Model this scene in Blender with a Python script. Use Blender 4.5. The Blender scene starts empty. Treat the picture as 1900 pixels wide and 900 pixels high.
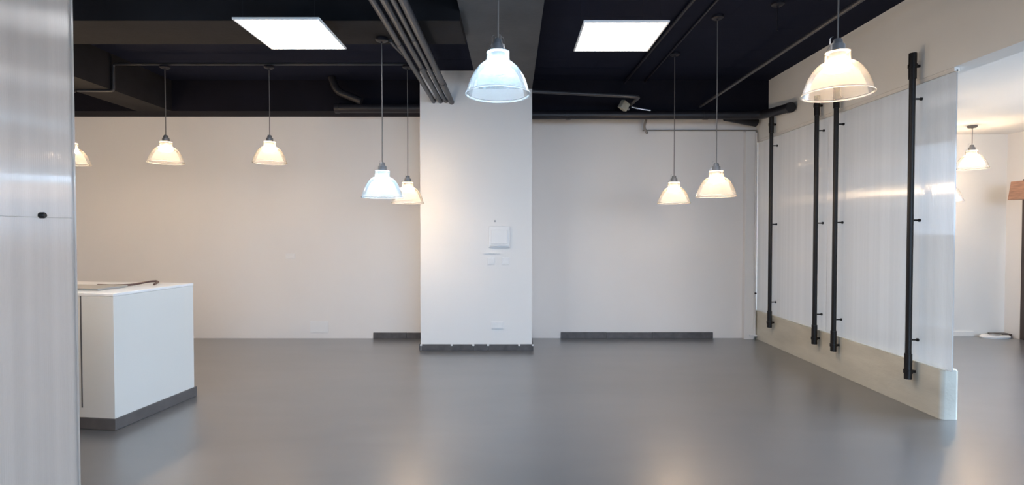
import bpy, bmesh, math, random
from mathutils import Vector, Matrix
random.seed(7)
sc = bpy.context.scene
COL = sc.collection
PI = math.pi

# ---------------------------------------------------------------- camera
CZ = 1.40                                   # eye height
cam_d = bpy.data.cameras.new('camera')
cam_d.sensor_width = 36.0
cam_d.lens = 980.0 / 1900.0 * 36.0
cam_d.clip_start = 0.05
cam = bpy.data.objects.new('camera', cam_d)
cam.location = (0, 0, CZ)
cam.rotation_euler = (PI / 2 - math.atan(20 / 980.0), 0, 0)
COL.objects.link(cam)
sc.camera = cam

# ---------------------------------------------------------------- world, daylight, exposure
w = bpy.data.worlds.new('world'); sc.world = w; w.use_nodes = True
bgn = w.node_tree.nodes['Background']
bgn.inputs[0].default_value = (0.62, 0.78, 1.0, 1); bgn.inputs[1].default_value = 1.0

def daylight(name, loc, rot, sx, sy, power, color):
    l = bpy.data.lights.new(name, 'AREA'); l.shape = 'RECTANGLE'
    l.size = sx; l.size_y = sy; l.energy = power; l.color = color
    o = bpy.data.objects.new(name, l); o.location = loc; o.rotation_euler = rot
    COL.objects.link(o); return o
# daylight outside the glazed right side and the glazed shop front behind the viewer
daylight('daylight_right', (9.6, 3.9, 2.9), (0, PI / 2 - 0.25, 0), 3.2, 6.0, 1900, (0.62, 0.79, 1.0))
daylight('daylight_front', (4.2, -6.0, 2.9), (PI / 2 - 0.2, 0, 0), 8.0, 3.2, 950, (0.52, 0.73, 1.0))

vs = sc.view_settings
vs.view_transform = 'Standard'; vs.look = 'None'; vs.gamma = 1.0; vs.use_curve_mapping = False
vs.exposure = 0.0
cy = sc.cycles
cy.use_denoising = True
cy.max_bounces = 10; cy.diffuse_bounces = 5; cy.glossy_bounces = 4; cy.transmission_bounces = 8; cy.transparent_max_bounces = 16
cy.sample_clamp_indirect = 8.0
cy.caustics_reflective = False; cy.caustics_refractive = False

# ---------------------------------------------------------------- materials
def new_mat(name):
    m = bpy.data.materials.new(name); m.use_nodes = True
    nt = m.node_tree; nt.nodes.clear()
    out = nt.nodes.new('ShaderNodeOutputMaterial')
    return m, nt, out

def pbr(name, col, rough=0.6, var=0.06, scale=3.0, bump=0.0, bscale=60.0, metal=0.0, spec=0.5, stretch=(1, 1, 1)):
    m, nt, out = new_mat(name)
    N = nt.nodes.new; L = nt.links.new
    b = N('ShaderNodeBsdfPrincipled')
    b.inputs['Roughness'].default_value = rough; b.inputs['Metallic'].default_value = metal
    b.inputs['Specular IOR Level'].default_value = spec
    g = N('ShaderNodeNewGeometry'); mp = N('ShaderNodeMapping'); mp.inputs['Scale'].default_value = stretch
    L(g.outputs['Position'], mp.inputs['Vector'])
    n = N('ShaderNodeTexNoise'); n.inputs['Scale'].default_value = scale; n.inputs['Detail'].default_value = 5
    L(mp.outputs[0], n.inputs['Vector'])
    r = N('ShaderNodeValToRGB')
    r.color_ramp.elements[0].position = 0.3; r.color_ramp.elements[1].position = 0.7
    r.color_ramp.elements[0].color = tuple(c * (1 - var) for c in col) + (1,)
    r.color_ramp.elements[1].color = tuple(min(1, c * (1 + var)) for c in col) + (1,)
    L(n.outputs['Fac'], r.inputs['Fac']); L(r.outputs['Color'], b.inputs['Base Color'])
    if bump > 0:
        n2 = N('ShaderNodeTexNoise'); n2.inputs['Scale'].default_value = bscale; n2.inputs['Detail'].default_value = 3
        L(mp.outputs[0], n2.inputs['Vector'])
        bp = N('ShaderNodeBump'); bp.inputs['Strength'].default_value = bump; bp.inputs['Distance'].default_value = 0.004
        L(n2.outputs['Fac'], bp.inputs['Height']); L(bp.outputs['Normal'], b.inputs['Normal'])
    L(b.outputs[0], out.inputs[0])
    return m

def emit(name, col, strength):
    m, nt, out = new_mat(name)
    e = nt.nodes.new('ShaderNodeEmission'); e.inputs[0].default_value = col + (1,); e.inputs[1].default_value = strength
    nt.links.new(e.outputs[0], out.inputs[0]); return m

def mixn(nt, fac, a, b):
    n = nt.nodes.new('ShaderNodeMixShader')
    if isinstance(fac, float): n.inputs[0].default_value = fac
    else: nt.links.new(fac, n.inputs[0])
    nt.links.new(a, n.inputs[1]); nt.links.new(b, n.inputs[2]); return n.outputs[0]

def make_polycarbonate(name, clear, milk, tint, spread=0.96):
    """fluted polycarbonate: vertical ribs spread light sideways, lightly milky body"""
    m, nt, out = new_mat(name); N = nt.nodes.new; L = nt.links.new
    g = N('ShaderNodeNewGeometry')
    sx = N('ShaderNodeSeparateXYZ'); L(g.outputs['Position'], sx.inputs[0])
    k = N('ShaderNodeMath'); k.operation = 'MULTIPLY'; k.inputs[1].default_value = 2 * PI / 0.011; L(sx.outputs[1], k.inputs[0])
    s = N('ShaderNodeMath'); s.operation = 'SINE'; L(k.outputs[0], s.inputs[0])
    s2 = N('ShaderNodeMath'); s2.operation = 'MULTIPLY'; s2.inputs[1].default_value = 0.95; L(s.outputs[0], s2.inputs[0])
    c = N('ShaderNodeCombineXYZ'); L(s2.outputs[0], c.inputs[1])
    ad = N('ShaderNodeVectorMath'); ad.operation = 'ADD'; L(g.outputs['Normal'], ad.inputs[0]); L(c.outputs[0], ad.inputs[1])
    nm = N('ShaderNodeVectorMath'); nm.operation = 'NORMALIZE'; L(ad.outputs[0], nm.inputs[0])
    rf = N('ShaderNodeBsdfRefraction'); rf.inputs['IOR'].default_value = 1.42; rf.inputs['Roughness'].default_value = 0.03
    rf.inputs['Color'].default_value = (0.97, 0.98, 1, 1); L(nm.outputs[0], rf.inputs['Normal'])
    tg = N('ShaderNodeCombineXYZ'); tg.inputs[2].default_value = 1.0
    gl = N('ShaderNodeBsdfAnisotropic'); gl.inputs['Roughness'].default_value = 0.22; gl.inputs['Anisotropy'].default_value = 0.80
    gl.inputs['Color'].default_value = (0.95, 0.97, 1, 1); L(tg.outputs[0], gl.inputs['Tangent'])
    # body colour varies a little from flute to flute
    mp = N('ShaderNodeMapping'); mp.inputs['Scale'].default_value = (0.1, 9, 0.05); L(g.outputs['Position'], mp.inputs[0])
    nz = N('ShaderNodeTexNoise'); nz.inputs['Scale'].default_value = 2.0; L(mp.outputs[0], nz.inputs[0])
    rp = N('ShaderNodeValToRGB'); rp.color_ramp.elements[0].position = .35; rp.color_ramp.elements[1].position = .65
    rp.color_ramp.elements[0].color = tuple(c * .93 for c in tint) + (1,); rp.color_ramp.elements[1].color = tint + (1,)
    L(nz.outputs['Fac'], rp.inputs[0])
    df = N('ShaderNodeBsdfDiffuse'); L(rp.outputs[0], df.inputs[0])
    tl = N('ShaderNodeBsdfTranslucent'); L(rp.outputs[0], tl.inputs[0])
    tr = N('ShaderNodeBsdfTransparent')
    body = mixn(nt, 0.55, df.outputs[0], tl.outputs[0])
    thru = mixn(nt, spread, tr.outputs[0], rf.outputs[0])
    base = mixn(nt, milk, thru, body)
    lw = N('ShaderNodeFresnel'); lw.inputs[0].default_value = 1.45
    mm = N('ShaderNodeMath'); mm.operation = 'MULTIPLY_ADD'; mm.inputs[1].default_value = 0.6; mm.inputs[2].default_value = clear
    L(lw.outputs[0], mm.inputs[0])
    fin = mixn(nt, mm.outputs[0], base, gl.outputs[0])
    L(fin, out.inputs[0]); return m

def make_shade_mat(name, scatter, ior):
    m, nt, out = new_mat(name); N = nt.nodes.new
    tr = N('ShaderNodeBsdfTransparent'); tr.inputs[0].default_value = (0.97, 0.98, 0.99, 1)
    tl = N('ShaderNodeBsdfTranslucent'); tl.inputs[0].default_value = (0.9, 0.9, 0.9, 1)
    df = N('ShaderNodeBsdfDiffuse'); df.inputs[0].default_value = (0.9, 0.9, 0.9, 1)
    gl = N('ShaderNodeBsdfGlossy'); gl.inputs['Roughness'].default_value = 0.2
    a = mixn(nt, 0.5, tl.outputs[0], df.outputs[0])
    b = mixn(nt, scatter, tr.outputs[0], a)
    fr = N('ShaderNodeFresnel'); fr.inputs[0].default_value = ior
    nt.links.new(mixn(nt, fr.outputs[0], b, gl.outputs[0]), out.inputs[0]); return m

def make_glass():
    m, nt, out = new_mat('window_glass'); N = nt.nodes.new
    tr = N('ShaderNodeBsdfTransparent'); gl = N('ShaderNodeBsdfGlossy'); gl.inputs['Roughness'].default_value = 0.02
    nt.links.new(mixn(nt, 0.05, tr.outputs[0], gl.outputs[0]), out.inputs[0]); return m

def make_floor_mat():
    m, nt, out = new_mat('grey_epoxy_floor'); N = nt.nodes.new; L = nt.links.new
    b = N('ShaderNodeBsdfPrincipled'); g = N('ShaderNodeNewGeometry')
    mp = N('ShaderNodeMapping'); mp.inputs['Scale'].default_value = (0.5, 1.6, 1); L(g.outputs['Position'], mp.inputs[0])
    n = N('ShaderNodeTexNoise'); n.inputs['Scale'].default_value = 1.2; n.inputs['Detail'].default_value = 7; n.inputs['Roughness'].default_value = .55
    n.inputs['Distortion'].default_value = 0.8
    L(mp.outputs[0], n.inputs[0])
    r = N('ShaderNodeValToRGB'); r.color_ramp.elements[0].position = .32; r.color_ramp.elements[1].position = .7
    r.color_ramp.elements[0].color = (0.074, 0.079, 0.088, 1); r.color_ramp.elements[1].color = (0.107, 0.111, 0.119, 1)
    L(n.outputs['Fac'], r.inputs[0]); L(r.outputs[0], b.inputs['Base Color'])
    n2 = N('ShaderNodeTexNoise'); n2.inputs['Scale'].default_value = 2.5; n2.inputs['Detail'].default_value = 4; L(mp.outputs[0], n2.inputs[0])
    mr = N('ShaderNodeMapRange'); mr.inputs['To Min'].default_value = 0.31; mr.inputs['To Max'].default_value = 0.40
    L(n2.outputs['Fac'], mr.inputs[0]); L(mr.outputs[0], b.inputs['Roughness'])
    n3 = N('ShaderNodeTexNoise'); n3.inputs['Scale'].default_value = 5; L(g.outputs['Position'], n3.inputs[0])
    bp = N('ShaderNodeBump'); bp.inputs['Strength'].default_value = 0.05; bp.inputs['Distance'].default_value = 0.003
    L(n3.outputs['Fac'], bp.inputs['Height']); L(bp.outputs[0], b.inputs['Normal'])
    b.inputs['Specular IOR Level'].default_value = 1.0; b.inputs['Coat Weight'].default_value = 1.0; b.inputs['Coat Roughness'].default_value = 0.30; b.inputs['Coat IOR'].default_value = 1.75
    L(b.outputs[0], out.inputs[0]); return m

def make_ceiling_mat():
    m, nt, out = new_mat('black_painted_slab'); N = nt.nodes.new; L = nt.links.new
    b = N('ShaderNodeBsdfPrincipled'); g = N('ShaderNodeNewGeometry'); b.inputs['Roughness'].default_value = .85; b.inputs['Specular IOR Level'].default_value = .12
    n = N('ShaderNodeTexNoise'); n.inputs['Scale'].default_value = 2; n.inputs['Detail'].default_value = 5; L(g.outputs['Position'], n.inputs[0])
    r = N('ShaderNodeValToRGB'); r.color_ramp.elements[0].color = (0.005, 0.007, 0.018, 1); r.color_ramp.elements[1].color = (0.008, 0.011, 0.026, 1)
    L(n.outputs['Fac'], r.inputs[0]); L(r.outputs[0], b.inputs['Base Color'])
    bk = N('ShaderNodeTexBrick'); bk.inputs['Scale'].default_value = 1.0; bk.inputs['Brick Width'].default_value = 1.9; bk.inputs['Row Height'].default_value = 0.29
    bk.inputs['Mortar Size'].default_value = 0.008; bk.inputs['Color1'].default_value = (1, 1, 1, 1); bk.inputs['Color2'].default_value = (.85, .85, .85, 1)
    L(g.outputs['Position'], bk.inputs['Vector'])
    bp = N('ShaderNodeBump'); bp.inputs['Strength'].default_value = 0.7; bp.inputs['Distance'].default_value = 0.01
    L(bk.outputs['Color'], bp.inputs['Height']); L(bp.outputs[0], b.inputs['Normal'])
    L(b.outputs[0], out.inputs[0]); return m

M = dict(
    floor=make_floor_mat(),
    wall=pbr('white_wall_paint', (0.79, 0.775, 0.765), 0.75, 0.015, 1.2, 0.05, 90),
    column=pbr('white_column_paint', (0.80, 0.80, 0.80), 0.7, 0.012, 1.2, 0.05, 90),
    header=pbr('off_white_plaster', (0.82, 0.815, 0.785), 0.8, 0.03, 1.5, 0.06, 70),
    ceil=make_ceiling_mat(),
    ceil_white=pbr('white_ceiling_paint', (0.85, 0.845, 0.825), 0.8, 0.015, 1.2),
    beam=pbr('black_painted_beam', (0.0055, 0.0056, 0.011), 0.8, 0.25, 2.5, 0.3, 25, spec=.15),
    beam_face=pbr('charcoal_beam_paint', (0.012, 0.0118, 0.014), 0.8, 0.25, 2.5, 0.3, 25, spec=.15),
    beam_grey=pbr('grey_concrete_beam', (0.052, 0.056, 0.064), 0.75, 0.2, 3.0, 0.4, 30),
    conduit=pbr('dark_grey_conduit', (0.035, 0.036, 0.042), 0.4, 0.15, 8, spec=.4),
    conduit_lo=pbr('black_conduit', (0.010, 0.010, 0.016), 0.45, 0.15, 8, spec=.3),
    bigpipe=pbr('black_painted_pipe', (0.012, 0.012, 0.016), 0.45, 0.2, 6, spec=.35),
    black=pbr('black_steel', (0.009, 0.0075, 0.0075), 0.4, 0.2, 20, spec=.35),
    tile=pbr('dark_skirting_tile', (0.085, 0.080, 0.083), 0.5, 0.25, 12, 0.15, 60),
    putty=pbr('white_putty', (0.7, 0.7, 0.7), 0.8),
    plinth=pbr('raw_concrete', (0.60, 0.585, 0.515), 0.75, 0.12, 3.5, 0.35, 40, stretch=(1, .45, 1.6)),
    counter=pbr('white_laminate', (0.72, 0.715, 0.69), 0.45, 0.012, 2),
    counter_top=pbr('white_countertop', (0.84, 0.84, 0.84), 0.3, 0.012, 2),
    skirt=pbr('grey_skirting', (0.105, 0.098, 0.098), 0.5, 0.12, 10),
    plastic=pbr('white_plastic', (0.80, 0.81, 0.82), 0.4, 0.01, 5),
    grey=pbr('grey_cast_aluminium', (0.22, 0.22, 0.23), 0.45, 0.1, 20, metal=0.5),
    tan=pbr('tan_box_paint', (0.30, 0.30, 0.26), 0.5, 0.1, 20),
    rodgrey=pbr('taupe_painted_rod', (0.28, 0.25, 0.22), 0.5, 0.08, 10),
    cord=pbr('grey_cord', (0.13, 0.12, 0.115), 0.5, 0.05, 10),
    wire=pbr('steel_wire', (0.55, 0.55, 0.56), 0.3, 0.05, 10, metal=1.0),
    brown=pbr('dark_brown_frame', (0.055, 0.040, 0.036), 0.45, 0.15, 8, stretch=(1, 1, .2)),
    wood=pbr('reddish_wood', (0.22, 0.125, 0.09), 0.5, 0.25, 9, 0.1, 40, stretch=(1, 1, 5)),
    cable=pbr('brown_cable', (0.075, 0.035, 0.030), 0.45, 0.1, 10),
    laptop=pbr('grey_metal_case', (0.33, 0.33, 0.32), 0.35, 0.05, 10, metal=0.4),
    alu=pbr('white_channel', (0.80, 0.78, 0.74), 0.35, 0.03, 10),
    poly=make_polycarbonate('fluted_polycarbonate', 0.11, 0.66, (0.95, 0.92, 0.875)),
    poly_near=make_polycarbonate('milky_fluted_polycarbonate', 0.04, 0.82, (0.90, 0.83, 0.775)),
    shade=make_shade_mat('ribbed_acrylic', 0.10, 1.2), rim=make_shade_mat('frosted_rim', 0.30, 1.2), neck=make_shade_mat('frosted_neck', 0.06, 1.2),
    glass=make_glass(),
    bulb_warm=emit('warm_led', (1.0, 0.70, 0.43), 228),
    bulb_cool=emit('cool_led', (0.56, 0.79, 1.0), 240),
    panel=emit('led_diffuser', (1.0, 0.985, 0.98), 15.0),
)

# ---------------------------------------------------------------- mesh helpers
def box(bm, x0, x1, y0, y1, z0, z1, bev=0.0):
    r = bmesh.ops.create_cube(bm, size=1.0)
    for v in r['verts']:
        v.co = Vector(((x0 + x1) / 2 + v.co.x * (x1 - x0), (y0 + y1) / 2 + v.co.y * (y1 - y0), (z0 + z1) / 2 + v.co.z * (z1 - z0)))
    if bev > 0:
        es = list({e for v in r['verts'] for e in v.link_edges})
        bmesh.ops.bevel(bm, geom=es, offset=bev, segments=2, affect='EDGES', profile=0.6)
    return bm

def lathe(bm, prof, n=48, center=(0, 0, 0), ripple=0.0, rip_rings=()):
    rings = []
    for i, (r, z) in enumerate(prof):
        ring = []
        for k in range(n):
            a = 2 * PI * k / n
            rr = r + (ripple if (k % 2 == 0 and i in rip_rings) else 0)
            ring.append(bm.verts.new((center[0] + rr * math.cos(a), center[1] + rr * math.sin(a), center[2] + z)))
        rings.append(ring)
    for a, b in zip(rings[:-1], rings[1:]):
        for k in range(n):
            bm.faces.new((a[k], a[(k + 1) % n], b[(k + 1) % n], b[k]))
    return rings

def tube(bm, pts, r, n=12, cap=True):
    pts = [Vector(p) for p in pts]
    rings = []
    ref = None
    for i, p in enumerate(pts):
        t = ((pts[min(i + 1, len(pts) - 1)] - p).normalized() + (p - pts[max(i - 1, 0)]).normalized()).normalized()
        if ref is None:
            ref = Vector((0, 0, 1)) if abs(t.z) < 0.9 else Vector((1, 0, 0))
        u = (ref - t * ref.dot(t)).normalized(); v = t.cross(u); ref = u
        rr = r[i] if isinstance(r, (list, tuple)) else r
        rings.append([bm.verts.new(p + (u * math.cos(2 * PI * k / n) + v * math.sin(2 * PI * k / n)) * rr) for k in range(n)])
    for a, b in zip(rings[:-1], rings[1:]):
        for k in range(n):
            bm.faces.new((a[k], a[(k + 1) % n], b[(k + 1) % n], b[k]))
    if cap:
        bm.faces.new(rings[0][::-1]); bm.faces.new(rings[-1])
    return bm

def bend(pts, rad=0.06, seg=6):
    """round the corners of a polyline"""
    P = [Vector(p) for p in pts]; out = [P[0]]
    for i in range(1, len(P) - 1):
        a = P[i] + (P[i - 1] - P[i]).normalized() * rad; b = P[i] + (P[i + 1] - P[i]).normalized() * rad
        for s in range(seg + 1):
            t = s / seg
            out.append(a * (1 - t) ** 2 + P[i] * 2 * t * (1 - t) + b * t * t)
    out.append(P[-1]); return out

def finish(name, bm, mat, smooth=False):
    bmesh.ops.recalc_face_normals(bm, faces=bm.faces)
    me = bpy.data.meshes.new(name); bm.to_mesh(me); bm.free()
    if mat: me.materials.append(mat)
    if smooth:
        me.polygons.foreach_set('use_smooth', [True] * len(me.polygons))
        try: me.set_sharp_from_angle(angle=math.radians(40))
        except Exception: pass
    return me

def obj(name, me, parent=None, loc=(0, 0, 0), rot=(0, 0, 0)):
    o = bpy.data.objects.new(name, me); o.location = loc; o.rotation_euler = rot
    COL.objects.link(o)
    if parent: o.parent = parent
    return o

def mk(name, bm, mat, parent=None, smooth=False, loc=(0, 0, 0), rot=(0, 0, 0)):
    return obj(name, finish(name, bm, mat, smooth), parent, loc, rot)

def bx(name, mat, dims, parent=None, bev=0.0, **k):
    return mk(name, box(bmesh.new(), *dims, bev=bev), mat, parent, **k)

def tag(o, label, cat, group=None):
    o['label'] = label; o['category'] = cat
    if group: o['group'] = group
    return o

def struct(name, mat, dims, label=None, parent=None, bev=0.0):
    o = bx(name, mat, dims, parent, bev)
    o['kind'] = 'structure'
    if label: o['label'] = label; 
    return o

def thing(name, label, cat, loc=(0, 0, 0), rotz=0.0, group=None):
    o = bpy.data.objects.new(name, None); o.empty_display_size = 0.1
    o.location = loc; o.rotation_euler = (0, 0, rotz); COL.objects.link(o)
    return tag(o, label, cat, group)

# ---------------------------------------------------------------- room shell
CEIL = 3.28
XL, XR, YF = -7.0, 6.62, -2.6
floor = struct('floor', M['floor'], (XL - .2, XR + .3, YF - .3, 7.3, -0.1, 0), 'grey glossy epoxy floor with soft cloudy mottling')
struct('ground', pbr('grey_pavement', (0.30, 0.30, 0.29), 0.85, 0.1, 2), (XL - 4, 16, -14, 9, -0.3, -0.1), 'grey pavement outside the windows')
struct('ceiling', M['ceil'], (XL - .2, 3.28, YF - .3, 7.1, CEIL, CEIL + .12), 'black painted concrete slab ceiling over the main room')
struct('ceiling_right', M['ceil_white'], (3.37, XR + .3, YF - .3, 7.3, 2.70, 2.80), 'off-white lower ceiling of the room behind the partition')
struct('wall_back', M['wall'], (XL - .2, 3.19, 6.93, 7.08, 0, CEIL), 'long white back wall below the black ceiling')
struct('wall_back_lining', M['wall'], (-4.83, -1.08, 6.915, 6.93, 0, 2.02), 'slightly proud lighter lining on the left of the back wall')
struct('wall_left', M['wall'], (XL - .2, XL, YF, 6.93, 0, CEIL), 'white side wall at far left')
struct('wall_right_room_back', M['ceil_white'], (3.19, XR + .3, 7.08, 7.2, 0, 2.75), 'white wall at the back of the room behind the partition')
column = struct('column', M['column'], (-1.077, 0.234, 6.21, 6.93, 0, CEIL), 'broad white square column standing against the back wall')
header = struct('wall_header', M['header'], (3.19, 3.37, YF, 7.08, 2.59, CEIL), 'off-white plaster header above the translucent partition')

# right side wall: solid strip by the back corner, brown door, glazed part toward the viewer
wr = struct('wall_right', M['wall'], (XR, XR + .15, 6.85, 7.1, 0, 2.75), 'narrow white return wall beside the brown door')
bx('wall_over_door', M['wall'], (XR, XR + .15, 5.9, 6.85, 2.08, 2.75), wr)
bx('wall_pier', M['wall'], (XR, XR + .15, 5.3, 5.9, 0, 2.75), wr)
bx('wall_over_window', M['wall'], (XR, XR + .15, YF, 5.3, 2.6, 2.75), wr)
bx('wall_under_window', M['wall'], (XR, XR + .15, YF, 5.3, 0, 0.12), wr)
bx('wall_end', M['wall'], (XR, XR + .15, YF, -0.1, .12, 2.6), wr)
d1 = struct('door_1', M['brown'], (XR + .03, XR + .08, 5.96, 6.80, 0, 2.0), 'dark brown door at the right edge of the photo')
bx('door_frame', M['brown'], (XR - .01, XR + .12, 6.76, 6.85, 0, 2.08), d1)
bx('door_frame', M['brown'], (XR - .01, XR + .12, 5.90, 5.97, 0, 2.08), d1)
bx('door_frame', M['brown'], (XR - .01, XR + .12, 5.97, 6.76, 2.0, 2.08), d1)

def window(name, axis, pos, a0, a1, z0, z1, nm):
    def d(u0, u1, t0, t1, zz0, zz1):
        return (pos + t0, pos + t1, u0, u1, zz0, zz1) if axis == 'x' else (u0, u1, pos + t0, pos + t1, zz0, zz1)
    fr = struct(name, M['brown'], d(a0, a1, -.03, .03, z0, z0 + .06), 'glazed shop window behind the viewer' if axis == 'y' else 'glazed side window of the right room')
    bx('window_frame', M['brown'], d(a0, a1, -.03, .03, z1 - .06, z1), fr)
    for i in range(nm + 1):
        u = a0 + (a1 - a0 - .06) * i / nm
        bx('mullion', M['brown'], d(u, u + .06, -.03, .03, z0 + .06, z1 - .06), fr)
        if i < nm:
            bx('pane', M['glass'], d(u + .06, a0 + (a1 - a0 - .06) * (i + 1) / nm, -.005, .005, z0 + .06, z1 - .06), fr)
window('window_1', 'x', XR + .08, -0.1, 5.3, 0.12, 2.6, 4)
wf = struct('wall_front', M['wall'], (XL - .2, -3.0, YF - .15, YF, 0, CEIL), 'white shop-front wall behind the viewer')
bx('wall_over_window', M['wall'], (-3.0, XR + .15, YF - .15, YF, 2.9, CEIL), wf)
bx('wall_pier', M['wall'], (6.0, XR + .15, YF - .15, YF, 0, 2.9), wf)
window('window_2', 'y', YF - .08, -3.0, 6.0, 0.0, 2.9, 6)

# beams
struct('ceiling_beam_back', M['beam'], (XL, 3.19, 6.60, 6.93, 2.90, CEIL), 'black beam running along the top of the back wall')
struct('ceiling_beam_left', M['beam_face'], (-4.66, -4.23, YF, 6.60, 2.90, CEIL), 'dark beam running to the back wall above the counter')
struct('ceiling_beam_center', M['beam_grey'], (-0.396, 0.234, YF, 6.21, 3.07, CEIL), 'grey concrete beam running from above the viewer to the column')
struct('ceiling_beam_cross', M['beam_face'], (-4.23, -0.396, 4.04, 4.54, 3.00, CEIL), 'charcoal cross beam behind the left ceiling light')

# skirting of the back wall and the column, tile by tile
def skirting(name, label, xs, y0, y1, h, z0=0.0, dabs=False):
    root = bpy.data.objects.new(name, None); COL.objects.link(root); root['kind'] = 'structure'; root['label'] = label
    for a, b in zip(xs[:-1], xs[1:]):
        bx('tile', M['tile'], (a + .0015, b - .0015, y0, y1, z0, h + random.uniform(-.002, .002)), root, bev=.002)
    if dabs:
        for x in xs:
            bx('putty_dab', M['putty'], (x - .012, x + .012, y0 - .006, y0 + .004, h - .018, h + .003), root, bev=.003)
    return root
skirting('baseboard_back_left', 'short dark tile skirting on the back wall left of the column', [-1.82, -1.38, -1.078], 6.893, 6.914, .078)
skirting('baseboard_back_right', 'long dark tile skirting on the back wall right of the column', [.643, 1.24, 1.84, 2.64], 6.905, 6.929, .08)
skirting('baseboard_column', 'dark tile skirting round the foot of the column with white putty dabs', [-1.07, -.71, -.455, -.28, .085, .245], 6.188, 6.209, .074, dabs=True)
b = bpy.data.objects['baseboard_column']
bx('tile', M['tile'], (.235, .252, 6.209, 6.92, 0, .074), b, bev=.002)
bx('tile', M['tile'], (-1.095, -1.078, 6.209, 6.88, 0, .074), b, bev=.002)

# ---------------------------------------------------------------- partition on the right
def rounded_plinth():
    bm = bmesh.new(); x0, x1, y0, y1 = 3.19, 3.325, 3.90, 6.925; r = .03
    pts = [(x0, y1)] + [(x0 + r - r * math.cos(a), y0 + r - r * math.sin(a)) for a in [i * PI / 12 for i in range(7)]] \
        + [(x1 - r + r * math.sin(a), y0 + r - r * math.cos(a)) for a in [i * PI / 12 for i in range(7)]] + [(x1, y1)]
    lo = [bm.verts.new((x, y, .001)) for x, y in pts]; hi = [bm.verts.new((x, y, .372)) for x, y in pts]
    n = len(pts)
    for i in range(n): bm.faces.new((lo[i], lo[(i + 1) % n], hi[(i + 1) % n], hi[i]))
    top = bm.faces.new(hi); bm.faces.new(lo[::-1])
    bmesh.ops.bevel(bm, geom=list(top.edges), offset=.006, segments=2, affect='EDGES')
    return bm
pl = mk('partition_plinth', rounded_plinth(), M['plinth'], smooth=True); tag(pl, 'low raw concrete plinth under the translucent partition on the right', 'plinth')

pt = thing('fluted_panel', 'large translucent fluted sheet standing on the concrete plinth at right', 'partition', (3.22, 5.38, .374))
def local(o, dims): return (dims[0] - o.location.x, dims[1] - o.location.x, dims[2] - o.location.y, dims[3] - o.location.y, dims[4] - o.location.z, dims[5] - o.location.z)
for y0, y1 in ((3.84, 5.385), (5.387, 6.92)):
    bx('sheet', M['poly'], local(pt, (3.212, 3.222, y0, y1, .376, 2.572)), pt)
bx('top_channel', M['alu'], local(pt, (3.196, 3.236, 3.84, 6.92, 2.560, 2.589)), pt)

ROD_Y = [(6.41, 'thin black rod nearest the back corner, clamped to the translucent partition'),
         (5.456, 'black rod on the translucent partition, left of the close pair'),
         (5.13, 'black rod on the translucent partition, right of the close pair'),
         (4.16, 'nearest and tallest looking black rod on the translucent partition')]
RX = 3.135
me_rod = finish('tube', tube(bmesh.new(), [(0, 0, 0), (0, 0, 2.50)], .022, 16), M['black'], True)
me_slv = finish('sleeve', tube(bmesh.new(), [(0, 0, 0), (0, 0, .20)], .0275, 16), M['black'], True)
bm = bmesh.new(); tube(bm, [(0, 0, 0), (0, 0, .028)], .0325, 16); box(bm, .015, .0545, -.009, .009, .004, .024)
me_clp = finish('clamp', bm, M['black'], True)
bm = bmesh.new(); tube(bm, [(0.01, 0, 0), (.076, 0, 0)], .007, 10); tube(bm, [(.066, 0, 0), (.0765, 0, 0)], .013, 10)
me_peg = finish('standoff', bm, M['black'], True)
for y, lab in ROD_Y:
    t = thing('partition_rod', lab, 'rod', (RX, y, .235), 0, 'black rods on the translucent partition')
    obj('tube', me_rod, t, (0, 0, .02))
    obj('sleeve', me_slv, t, (0, 0, 0)); obj('sleeve', me_slv, t, (0, 0, 2.36))
    bm_c = None
    for z in (.06, 2.46): obj('clamp', me_clp, t, (0, 0, z - .014))
    for z in (.31, 1.255, 2.205): obj('standoff', me_peg, t, (0, 0, z))

# ---------------------------------------------------------------- partition on the left, close to the viewer
pn = thing('fluted_panel', 'tall milky fluted sheet close to the viewer at the left edge', 'partition', (-2.25, 1.8, 0))
bx('sheet', M['poly_near'], local(pn, (-2.256, -2.244, 0.75, 2.705, 0.004, 1.468)), pn)
bx('sheet', M['poly_near'], local(pn, (-2.256, -2.244, 0.75, 2.705, 1.470, 3.26)), pn)
bx('edge_channel', M['poly_near'], local(pn, (-2.262, -2.238, 2.705, 2.715, 0.004, 3.26)), pn)
bm = bmesh.new(); tube(bm, [(0, 0, 0), (.018, 0, 0), (.024, 0, 0)], [.0145, .0145, .010], 16)
mk('fastener', bm, M['black'], pn, True, (.006, 2.515 - 1.8, 1.478))

# ---------------------------------------------------------------- counter
ct = thing('reception_counter', 'white reception counter with dark skirting behind the left panel', 'counter', (-2.80, 3.70, 0))
bx('body', M['counter'], (-1.75, 0, 0, .77, .075, .945), ct, bev=.003)
bx('countertop', M['counter_top'], (-1.75, .002, -.002, .772, .946, .966), ct, bev=.003)
bx('skirting_board', M['skirt'], (-1.75, .013, -.012, 0, 0.001, .082), ct, bev=.002)
bx('skirting_board', M['skirt'], (0, .013, 0, .785, 0.001, .082), ct, bev=.002)
bx('skirting_board', M['skirt'], (-1.75, 0, .77, .782, 0.001, .082), ct, bev=.002)
bx('painted_gap_shade', M['skirt'], (-.262, -.254, -.004, .01, .15, .945), ct)  # dark strip coloured to stand for the shade in a gap, no real groove
ct.rotation_euler.z = -.13
lp = tag(bx('document_tray', M['laptop'], (-.25, .25, -.13, .13, 0, .016), bev=.004, loc=(-3.27, 4.03, .967), rot=(0, 0, -.13)), 'flat grey slab lying on the white counter beside the left panel', 'tray')
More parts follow.
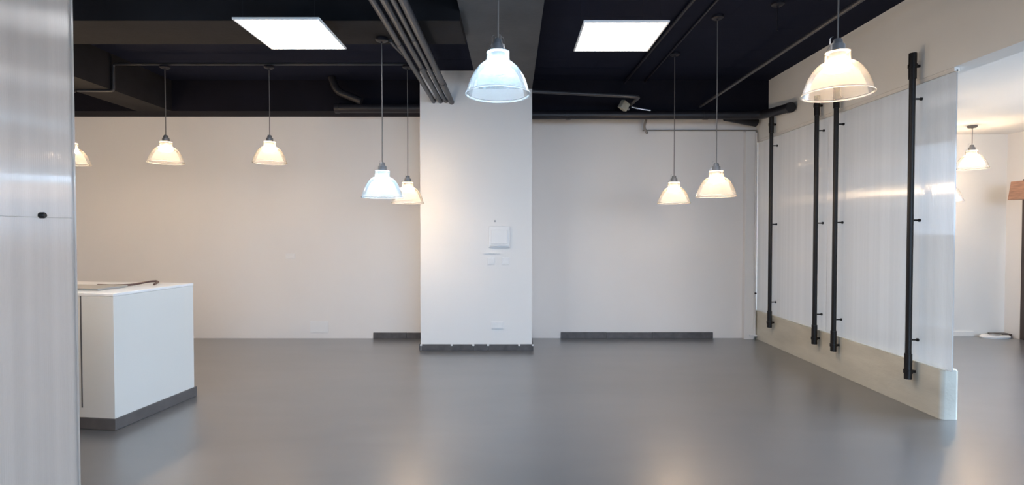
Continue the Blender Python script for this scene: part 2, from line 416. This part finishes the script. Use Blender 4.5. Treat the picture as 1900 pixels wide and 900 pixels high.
cb = tube(bmesh.new(), bend([(-3.30, 4.20, .976), (-3.15, 4.16, .976), (-3.04, 4.20, .976), (-2.99, 4.40, .990), (-2.93, 4.38, .985), (-2.885, 4.25, .976)], .045), .0085, 8)
tag(mk('cable', cb, M['cable'], smooth=True), 'short dark brown cable curving over the white counter', 'cable')

# ---------------------------------------------------------------- ceiling light panels
def light_panel(x0, y0, label, z=2.86):
    W = .60
    t = thing('ceiling_light', label, 'light', (x0 + W / 2, y0 + W / 2, z), 0, 'square LED ceiling lights')
    h = W / 2
    bx('diffuser', M['panel'], (-h + .012, h - .012, -h + .012, h - .012, .001, .006), t)
    for d in ((-h, h, -h, -h + .012, 0, .014), (-h, h, h - .012, h, 0, .014), (-h, -h + .012, -h + .012, h - .012, 0, .014), (h - .012, h, -h + .012, h - .012, 0, .014)):
        bx('frame', M['plastic'], d, t)
    bx('back_plate', M['plastic'], (-h + .012, h - .012, -h + .012, h - .012, .007, .013), t)
    for sx in (-1, 1):
        for sy in (-1, 1):
            mk('hanger_wire', tube(bmesh.new(), [(sx * (h - .05), sy * (h - .05), .013), (sx * (h - .05), sy * (h - .05), CEIL - z)], .001, 6), M['conduit_lo'], t)
light_panel(-1.925, 3.66, 'square white ceiling light left of the four conduits')
light_panel(.50, 3.71, 'square white ceiling light right of the grey beam')

# ---------------------------------------------------------------- pendant lamps
R = .173
prof_n = [(.058, .2225), (.060, .222), (.0605, .172), (.063, .166)]
prof = [(.063, .166), (.082, .158), (.101, .142), (.117, .122), (.130, .100), (.142, .076), (.152, .050), (.160, .024), (.164, .006)]
bm = bmesh.new(); lathe(bm, prof, 144, ripple=.0014, rip_rings=range(1, len(prof))); me_shade = finish('shade', bm, M['shade'], True)
bm = bmesh.new(); lathe(bm, [(.164, .007), (.169, .006), (.173, .000), (.1725, -.004), (.167, -.003), (.1635, .004)], 96); me_rim = finish('rim', bm, M['rim'], True)
bm = bmesh.new(); lathe(bm, prof_n, 64); me_neck = finish('neck', bm, M['neck'], True)
bm = bmesh.new()
lathe(bm, [(.002, .290), (.017, .289), (.022, .280), (.024, .262), (.034, .258), (.036, .224), (.058, .222), (.058, .218), (.040, .214), (.040, .154), (.002, .1535)], 32); me_sock = finish('socket', bm, M['grey'], True)
prof_b = [(.001, .152), (.050, .151), (.062, .145), (.065, .137), (.060, .128), (.047, .121), (.026, .116), (.001, .114)]
bm = bmesh.new(); lathe(bm, prof_b, 32); 
me_bulb = {k: None for k in ('warm', 'cool')}
bw = bm.copy(); me_bulb['warm'] = finish('bulb', bm, M['bulb_warm'], True); me_bulb['cool'] = finish('bulb', bw, M['bulb_cool'], True)
bm = bmesh.new(); lathe(bm, [(.001, 0), (.050, 0), (.050, -.018), (.040, -.026), (.008, -.028), (.006, -.04), (.001, -.04)], 32); me_can = finish('canopy', bm, M['conduit_lo'], True)
bm = bmesh.new(); lathe(bm, [(.001, 0), (.050, 0), (.050, -.018), (.040, -.026), (.008, -.028), (.006, -.04), (.001, -.04)], 32); me_can_l = finish('canopy', bm, M['cord'], True)
def wire_mesh():
    bm = bmesh.new()
    tube(bm, bend([(.056, 0, .222), (.034, 0, .262), (.034, 0, .300), (.020, 0, .306)], .008), .0016, 6); return finish('hanger_wire', bm, M['wire'], True)
me_wire = wire_mesh()

def pendant(x, y, z, top, tone, label, tilt=(0, 0), pale=False, wires=False):
    t = thing('pendant_lamp', label, 'lamp', (x, y, z), 0, 'ribbed dome pendant lamps')
    t.rotation_euler = (tilt[0], tilt[1], 0)
    obj('shade', me_shade, t); obj('neck', me_neck, t); obj('rim', me_rim, t); obj('socket', me_sock, t); obj('bulb', me_bulb[tone], t)
    mk('cord', tube(bmesh.new(), [(0, 0, .288), (.002, 0, (top - z) * .6), (0, 0, top - z - .03)], .0042, 8), M['cord'], t, True)
    obj('canopy', me_can_l if pale else me_can, t, (0, 0, top - z))
    for k in range(4 if wires else 1):
        obj('hanger_wire', me_wire, t, (0, 0, 0), (0, 0, (k * PI / 2 + .5) if wires else 2.6))
pendant(-.074, 2.80, 2.125, 3.068, 'cool', 'large cool white pendant lamp hanging under the grey beam before the column', wires=True)
pendant(1.714, 2.80, 2.125, 3.278, 'warm', 'large warm pendant lamp hanging in front of the translucent partition')
pendant(-1.078, 4.40, 1.687, 2.998, 'cool', 'cool white pendant lamp hanging low just left of the column')
pendant(-1.103, 5.60, 1.703, 3.145, 'warm', 'warm pendant lamp hanging low, half behind the cool one left of the column')
pendant(1.79, 4.64, 1.712, 3.278, 'warm', 'warm pendant lamp hanging low right of the column, nearer of the two there')
pendant(1.714, 5.60, 1.703, 3.278, 'warm', 'warm pendant lamp hanging low right of the column, farther of the two there')
pendant(-3.657, 5.60, 2.13, 3.145, 'warm', 'small warm pendant lamp above the white counter, middle of three along the left')
pendant(-2.56, 5.60, 2.13, 3.145, 'warm', 'small warm pendant lamp on the left wall side, nearest the low pair')
pendant(-4.66, 5.60, 2.115, 2.898, 'warm', 'small warm pendant lamp half hidden by the milky left panel')
pendant(-2.87, 3.20, 2.14, 3.278, 'cool', 'cool pendant lamp behind the milky left panel, only a sliver showing')
pendant(-3.05, 2.88, 1.70, 3.278, 'warm', 'low warm pendant lamp glowing behind the milky left panel')
pendant(-5.10, 4.10, 1.70, 3.278, 'warm', 'added unseen low warm pendant lamp far left over the hidden end of the counter')  # added out of view to brighten and warm the left walls
pendant(-5.70, 5.60, 2.13, 3.145, 'warm', 'added unseen small warm pendant lamp at the far left end of the back row')  # extra lamp past the visible row, put in to light the left wall
pendant(-1.10, .96, 2.13, 3.278, 'cool', 'added unseen cool pendant lamp overhead beside the viewer, on the counter side')  # unseen lamp added overhead, cool so the column turns bluer
pendant(1.714, .96, 2.13, 3.278, 'warm', 'added unseen warm pendant lamp overhead beside the viewer, on the partition side')  # unseen lamp added for warm light on header and counter
pendant(-3.02, 1.85, 1.70, 3.278, 'warm', 'added unseen low warm pendant lamp behind the milky left panel, nearer the viewer')  # added behind the panel to warm the counter front
pendant(4.54, 6.50, 2.175, 2.698, 'warm', 'warm pendant lamp in the right room blurred by the translucent partition, farthest back', pale=True)
pendant(5.00, 4.10, 2.175, 2.698, 'warm', 'added unseen warm pendant lamp in the right room hidden behind the translucent partition', pale=True)  # out of view, added to brighten the partition from behind
pendant(5.70, 2.70, 2.175, 2.698, 'cool', 'added unseen cool pendant lamp in the right room near the side window', pale=True)  # unseen lamp put in to lift the light in the right room
pendant(5.64, 6.50, 2.175, 2.698, 'warm', 'warm pendant lamp on a short cord in the room behind the partition', pale=True)
pendant(4.48, 5.50, 1.72, 2.698, 'warm', 'warm low pendant lamp seen half through the translucent partition', pale=True)

# ---------------------------------------------------------------- conduits and pipes
def pipe(name, label, cat, pts, r, mat, group=None, rad=.06, couplers=(), n=14):
    o = mk(name, tube(bmesh.new(), bend(pts, rad) if len(pts) > 2 else pts, r, n), mat, smooth=True)
    tag(o, label, cat, group)
    for c0, c1 in couplers:
        mk('coupler', tube(bmesh.new(), [c0, c1], r * 1.12, n), mat, o, True)
    return o
labs = ['leftmost of the four parallel grey conduits running to the column', 'second from left of the four parallel grey conduits running to the column',
        'third from left of the four parallel grey conduits running to the column', 'rightmost of the four parallel grey conduits running to the column']
for i, (xa, xb, r) in enumerate(((-.919, -.915, .025), (-.859, -.835, .026), (-.797, -.772, .022), (-.732, -.705, .030))):
    z = 2.925 if i < 3 else 2.915
    cy_ = (4.3, 4.9, 4.2, 5.4)[i]
    xc = xa + (xb - xa) * (cy_ + 2.4) / 8.6
    pipe('conduit', labs[i], 'pipe', [(xa - (xb - xa) * .0, YF + .05, z), (xb, 6.209, z)], r, M['conduit'], 'four parallel ceiling conduits', couplers=[((xc, cy_, z), (xc + .002, cy_ + .12, z))])
pipe('conduit', 'thin black conduit crossing the ceiling and dropping over the left beam', 'pipe',
     [(-4.58, 5.60, 2.886), (-4.20, 5.60, 2.886), (-4.20, 5.60, 3.165), (-1.08, 5.60, 3.165)], .014, M['conduit'], rad=.03)
pipe('conduit', 'short black conduit linking the two low lamps left of the column', 'pipe', [(-1.01, 4.42, 2.985), (-1.02, 4.60, 3.01), (-1.03, 5.54, 3.14)], .014, M['conduit'])
pipe('conduit', 'grey conduit running right from the column and bending to the junction box', 'pipe',
     [(.234, 6.0, 2.985), (1.44, 6.0, 2.925), (1.44, 6.46, 2.945)], .020, M['conduit'], rad=.07)
pipe('conduit', 'straight grey conduit slanting across the ceiling above the partition side', 'pipe', [(2.34, YF + .1, 2.955), (2.34, 6.60, 2.955)], .017, M['conduit'])
pipe('conduit', 'black conduit on the ceiling just right of the right ceiling light', 'pipe', [(1.60, YF + .1, 3.255), (1.40, 6.59, 3.255)], .016, M['conduit_lo'])
pipe('conduit', 'thin black conduit on the ceiling between the two lamps right of the column', 'pipe', [(1.65, YF + .1, 3.262), (1.648, 6.59, 3.262)], .010, M['conduit_lo'])
jb = thing('junction_box', 'tan junction box hanging at the end of the bent grey conduit', 'box', (1.345, 6.38, 2.915))
jb.rotation_euler = (.25, .45, .5)
bx('box', M['tan'], (-.05, .05, -.035, .035, -.05, .05), jb, bev=.006)
bx('cover', M['tan'], (-.045, .045, -.042, -.036, -.045, .045), jb, bev=.002)
mk('gland', tube(bmesh.new(), [(.05, 0, 0), (.085, 0, 0)], .016, 12), M['grey'], jb, True)
fx = tube(bmesh.new(), bend([(1.44, 6.40, 2.905), (1.52, 6.42, 2.892), (1.68, 6.44, 2.872)], .03), .010, 8)
tag(mk('flexible_hose', fx, M['wire'], smooth=True), 'short silver flexible hose leaving the tan junction box', 'hose')

big = pipe('drain_pipe', 'thick black pipe along the back wall right of the column, turning onto the header', 'pipe',
     [(.236, 6.53, 2.835), (3.075, 6.53, 2.835), (3.115, 5.93, 2.79)], .052, M['bigpipe'], rad=.10, n=24)
for x in (.66, 2.35):
    mk('coupler', tube(bmesh.new(), [(x, 6.53, 2.835), (x + .06, 6.53, 2.835)], .057, 24), M['bigpipe'], big, True)
mk('end_collar', tube(bmesh.new(), [(3.113, 5.99, 2.794), (3.116, 5.925, 2.789)], .058, 24), M['bigpipe'], big, True)
pipe('drain_pipe', 'short black pipe stub sloping into the back corner under the thick pipe', 'pipe', [(2.70, 6.72, 2.86), (3.13, 6.80, 2.80)], .055, M['bigpipe'], n=24)
lp2 = pipe('drain_pipe', 'thick black open-ended pipe along the back beam left of the column', 'pipe', [(-2.16, 6.50, 2.912), (-1.08, 6.50, 2.912)], .054, M['bigpipe'], n=24)
mk('end_collar', tube(bmesh.new(), [(-2.165, 6.50, 2.912), (-2.11, 6.50, 2.912)], .060, 24), M['bigpipe'], lp2, True)
pipe('drain_pipe', 'black pipe slanting down from the ceiling to the pipe left of the column', 'pipe', [(-2.18, 6.42, 3.27), (-2.12, 6.42, 3.10), (-1.82, 6.43, 2.98)], .045, M['bigpipe'], rad=.08, n=20)
hk = pipe('wall_rail', 'thin taupe rail fixed high on the back wall near the partition', 'rail', [(1.70, 6.90, 2.718), (3.185, 6.90, 2.718)], .008, M['rodgrey'], n=10)
pipe('hooked_pipe', 'taupe hooked pipe end below the black pipe on the back wall', 'pipe', [(1.735, 6.80, 2.89), (1.69, 6.80, 2.74), (1.73, 6.78, 2.655)], .016, M['rodgrey'], rad=.04)
cr = thing('ceiling_rose', 'small unlit black ceiling rose with a stub of rod right of the right light', 'fitting', (2.18, 4.37, 3.05))
obj('rose', me_can, cr, (0, 0, .229)); mk('rod', tube(bmesh.new(), [(0, 0, 0), (0, 0, .2)], .006, 8), M['conduit_lo'], cr, True)

# white riser in the back corner
rs = thing('corner_riser', 'white boxed riser pipe in the back corner beside the partition', 'pipe', (3.10, 6.87, 0))
bx('casing', M['column'], (-.075, .045, -.02, .058, 0.0, 2.70), rs, bev=.004)
mk('pipe', tube(bmesh.new(), [(.062, -.005, .05), (.062, -.005, 2.68)], .016, 14), M['column'], rs, True)
bx('foot_bracket', M['plastic'], (-.01, .085, -.035, -.021, .04, .06), rs)
mk('knob', tube(bmesh.new(), [(.062, -.035, .60), (.062, -.019, .60)], .011, 12), M['black'], rs, True)

# ---------------------------------------------------------------- fittings on the column and walls
F = 6.209
wu = thing('wall_unit', 'square white wall unit with a slanted lower lip on the column', 'unit', (-.15, F, 1.34))
bm = bmesh.new(); box(bm, -.125, .125, -.022, 0, -.13, .13, .012); mk('case', bm, M['plastic'], wu)
bm = bmesh.new(); box(bm, -.095, .095, -.034, -.0225, -.085, .085, .006); mk('cover', bm, M['plastic'], wu)
bx('lip', M['plastic'], (-.105, .105, -.040, -.0225, -.108, -.092), wu, bev=.003)
mk('sensor', tube(bmesh.new(), [(-.05, -.014, .185), (-.05, 0, .185)], .012, 14), M['laptop'], wu, True)
for x, lab in ((-.245, 'left of the two small white switches under the wall unit on the column'), (-.075, 'right of the two small white switches under the wall unit on the column')):
    s = thing('light_switch', lab, 'switch', (x, F, 1.055), 0, 'switches on the column')
    bx('plate', M['plastic'], (-.043, .043, -.009, 0, -.043, .043), s, bev=.003)
    bx('rocker', M['plastic'], (-.026, .026, -.013, -.0092, -.03, .03), s, bev=.002)
bx_t = tag(bx('cable_duct', M['plastic'], (-.335, -.15, F - .012, F, 1.140, 1.150)), 'thin white cable strip on the column between the wall unit and switches', 'strip')
s = thing('wall_socket', 'wide white socket plate low on the column', 'socket', (-.175, F, .298))
bx('plate', M['plastic'], (-.073, .073, -.010, 0, -.043, .043), s, bev=.003)
bx('outlet', M['plastic'], (-.062, -.006, -.013, -.0102, -.03, .03), s, bev=.002); bx('outlet', M['plastic'], (.006, .062, -.013, -.0102, -.03, .03), s, bev=.002)
s = thing('wall_socket', 'small white cover plate on the back wall below the left lamps', 'socket', (-2.90, 6.914, 1.08))
bx('plate', M['plastic'], (-.062, .062, -.008, 0, -.035, .035), s, bev=.003); bx('cover', M['plastic'], (-.052, .052, -.011, -.0082, -.027, .027), s, bev=.002)
s = thing('wall_socket', 'blank white plate low on the back wall left of the short skirting', 'socket', (-2.53, 6.914, .15))
bx('plate', M['plastic'], (-.12, .12, -.006, 0, -.075, .075), s, bev=.002); bx('cover', M['plastic'], (-.108, .108, -.008, -.0062, -.064, .064), s, bev=.001)
tag(mk('screw_hook', tube(bmesh.new(), [(-1.115, 6.60, .23), (-1.078, 6.60, .23)], .016, 12), M['plastic'], smooth=True), 'tiny white knob low on the left side of the column', 'hook')

# ---------------------------------------------------------------- right room details
wb = thing('wooden_box', 'reddish brown wooden box fixed high beside the brown door', 'box', (6.38, 6.50, 1.80))
bm = bmesh.new(); box(bm, -.16, .2, -.14, .14, 0, .23, .004)
for v in bm.verts: v.co.x += .18 * v.co.z
mk('case', bm, M['wood'], wb, rot=(0, -.02, 0))
for y in (-.148,):
    bm = bmesh.new(); box(bm, -.02, .0, y, y + .007, .005, .225); 
    for v in bm.verts: v.co.x += .18 * v.co.z
    mk('batten', bm, M['wood'], wb)
bx('lamp_strip', M['plastic'], (.05, .2, -.12, .12, -.03, -.002), wb)
wp = thing('floor_hub', 'flat white oval floor box lying against the back wall of the right room', 'box', (6.38, 6.95, 0))
bm = bmesh.new(); lathe(bm, [(.001, 0.001), (.19, .001), (.195, .02), (.17, .038), (.001, .042)], 32)
for v in bm.verts: v.co.y *= .5
mk('body', bm, M['plastic'], wp, True)
bm = bmesh.new(); lathe(bm, [(.001, .0425), (.08, .0425), (.078, .050), (.001, .050)], 24)
for v in bm.verts: v.co.y *= .5
mk('lid', bm, M['laptop'], wp, True)
tag(bx('dark_mat', M['brown'], (-.12, .10, -.06, .06, 0.001, .05), bev=.004, loc=(6.5, 7.0, 0.0)), 'dark low block on the floor behind the white floor box', 'block')
struct('baseboard_right', M['ceil_white'], (3.4, 6.2, 7.062, 7.079, 0, .06), 'low white skirting in the room behind the partition')
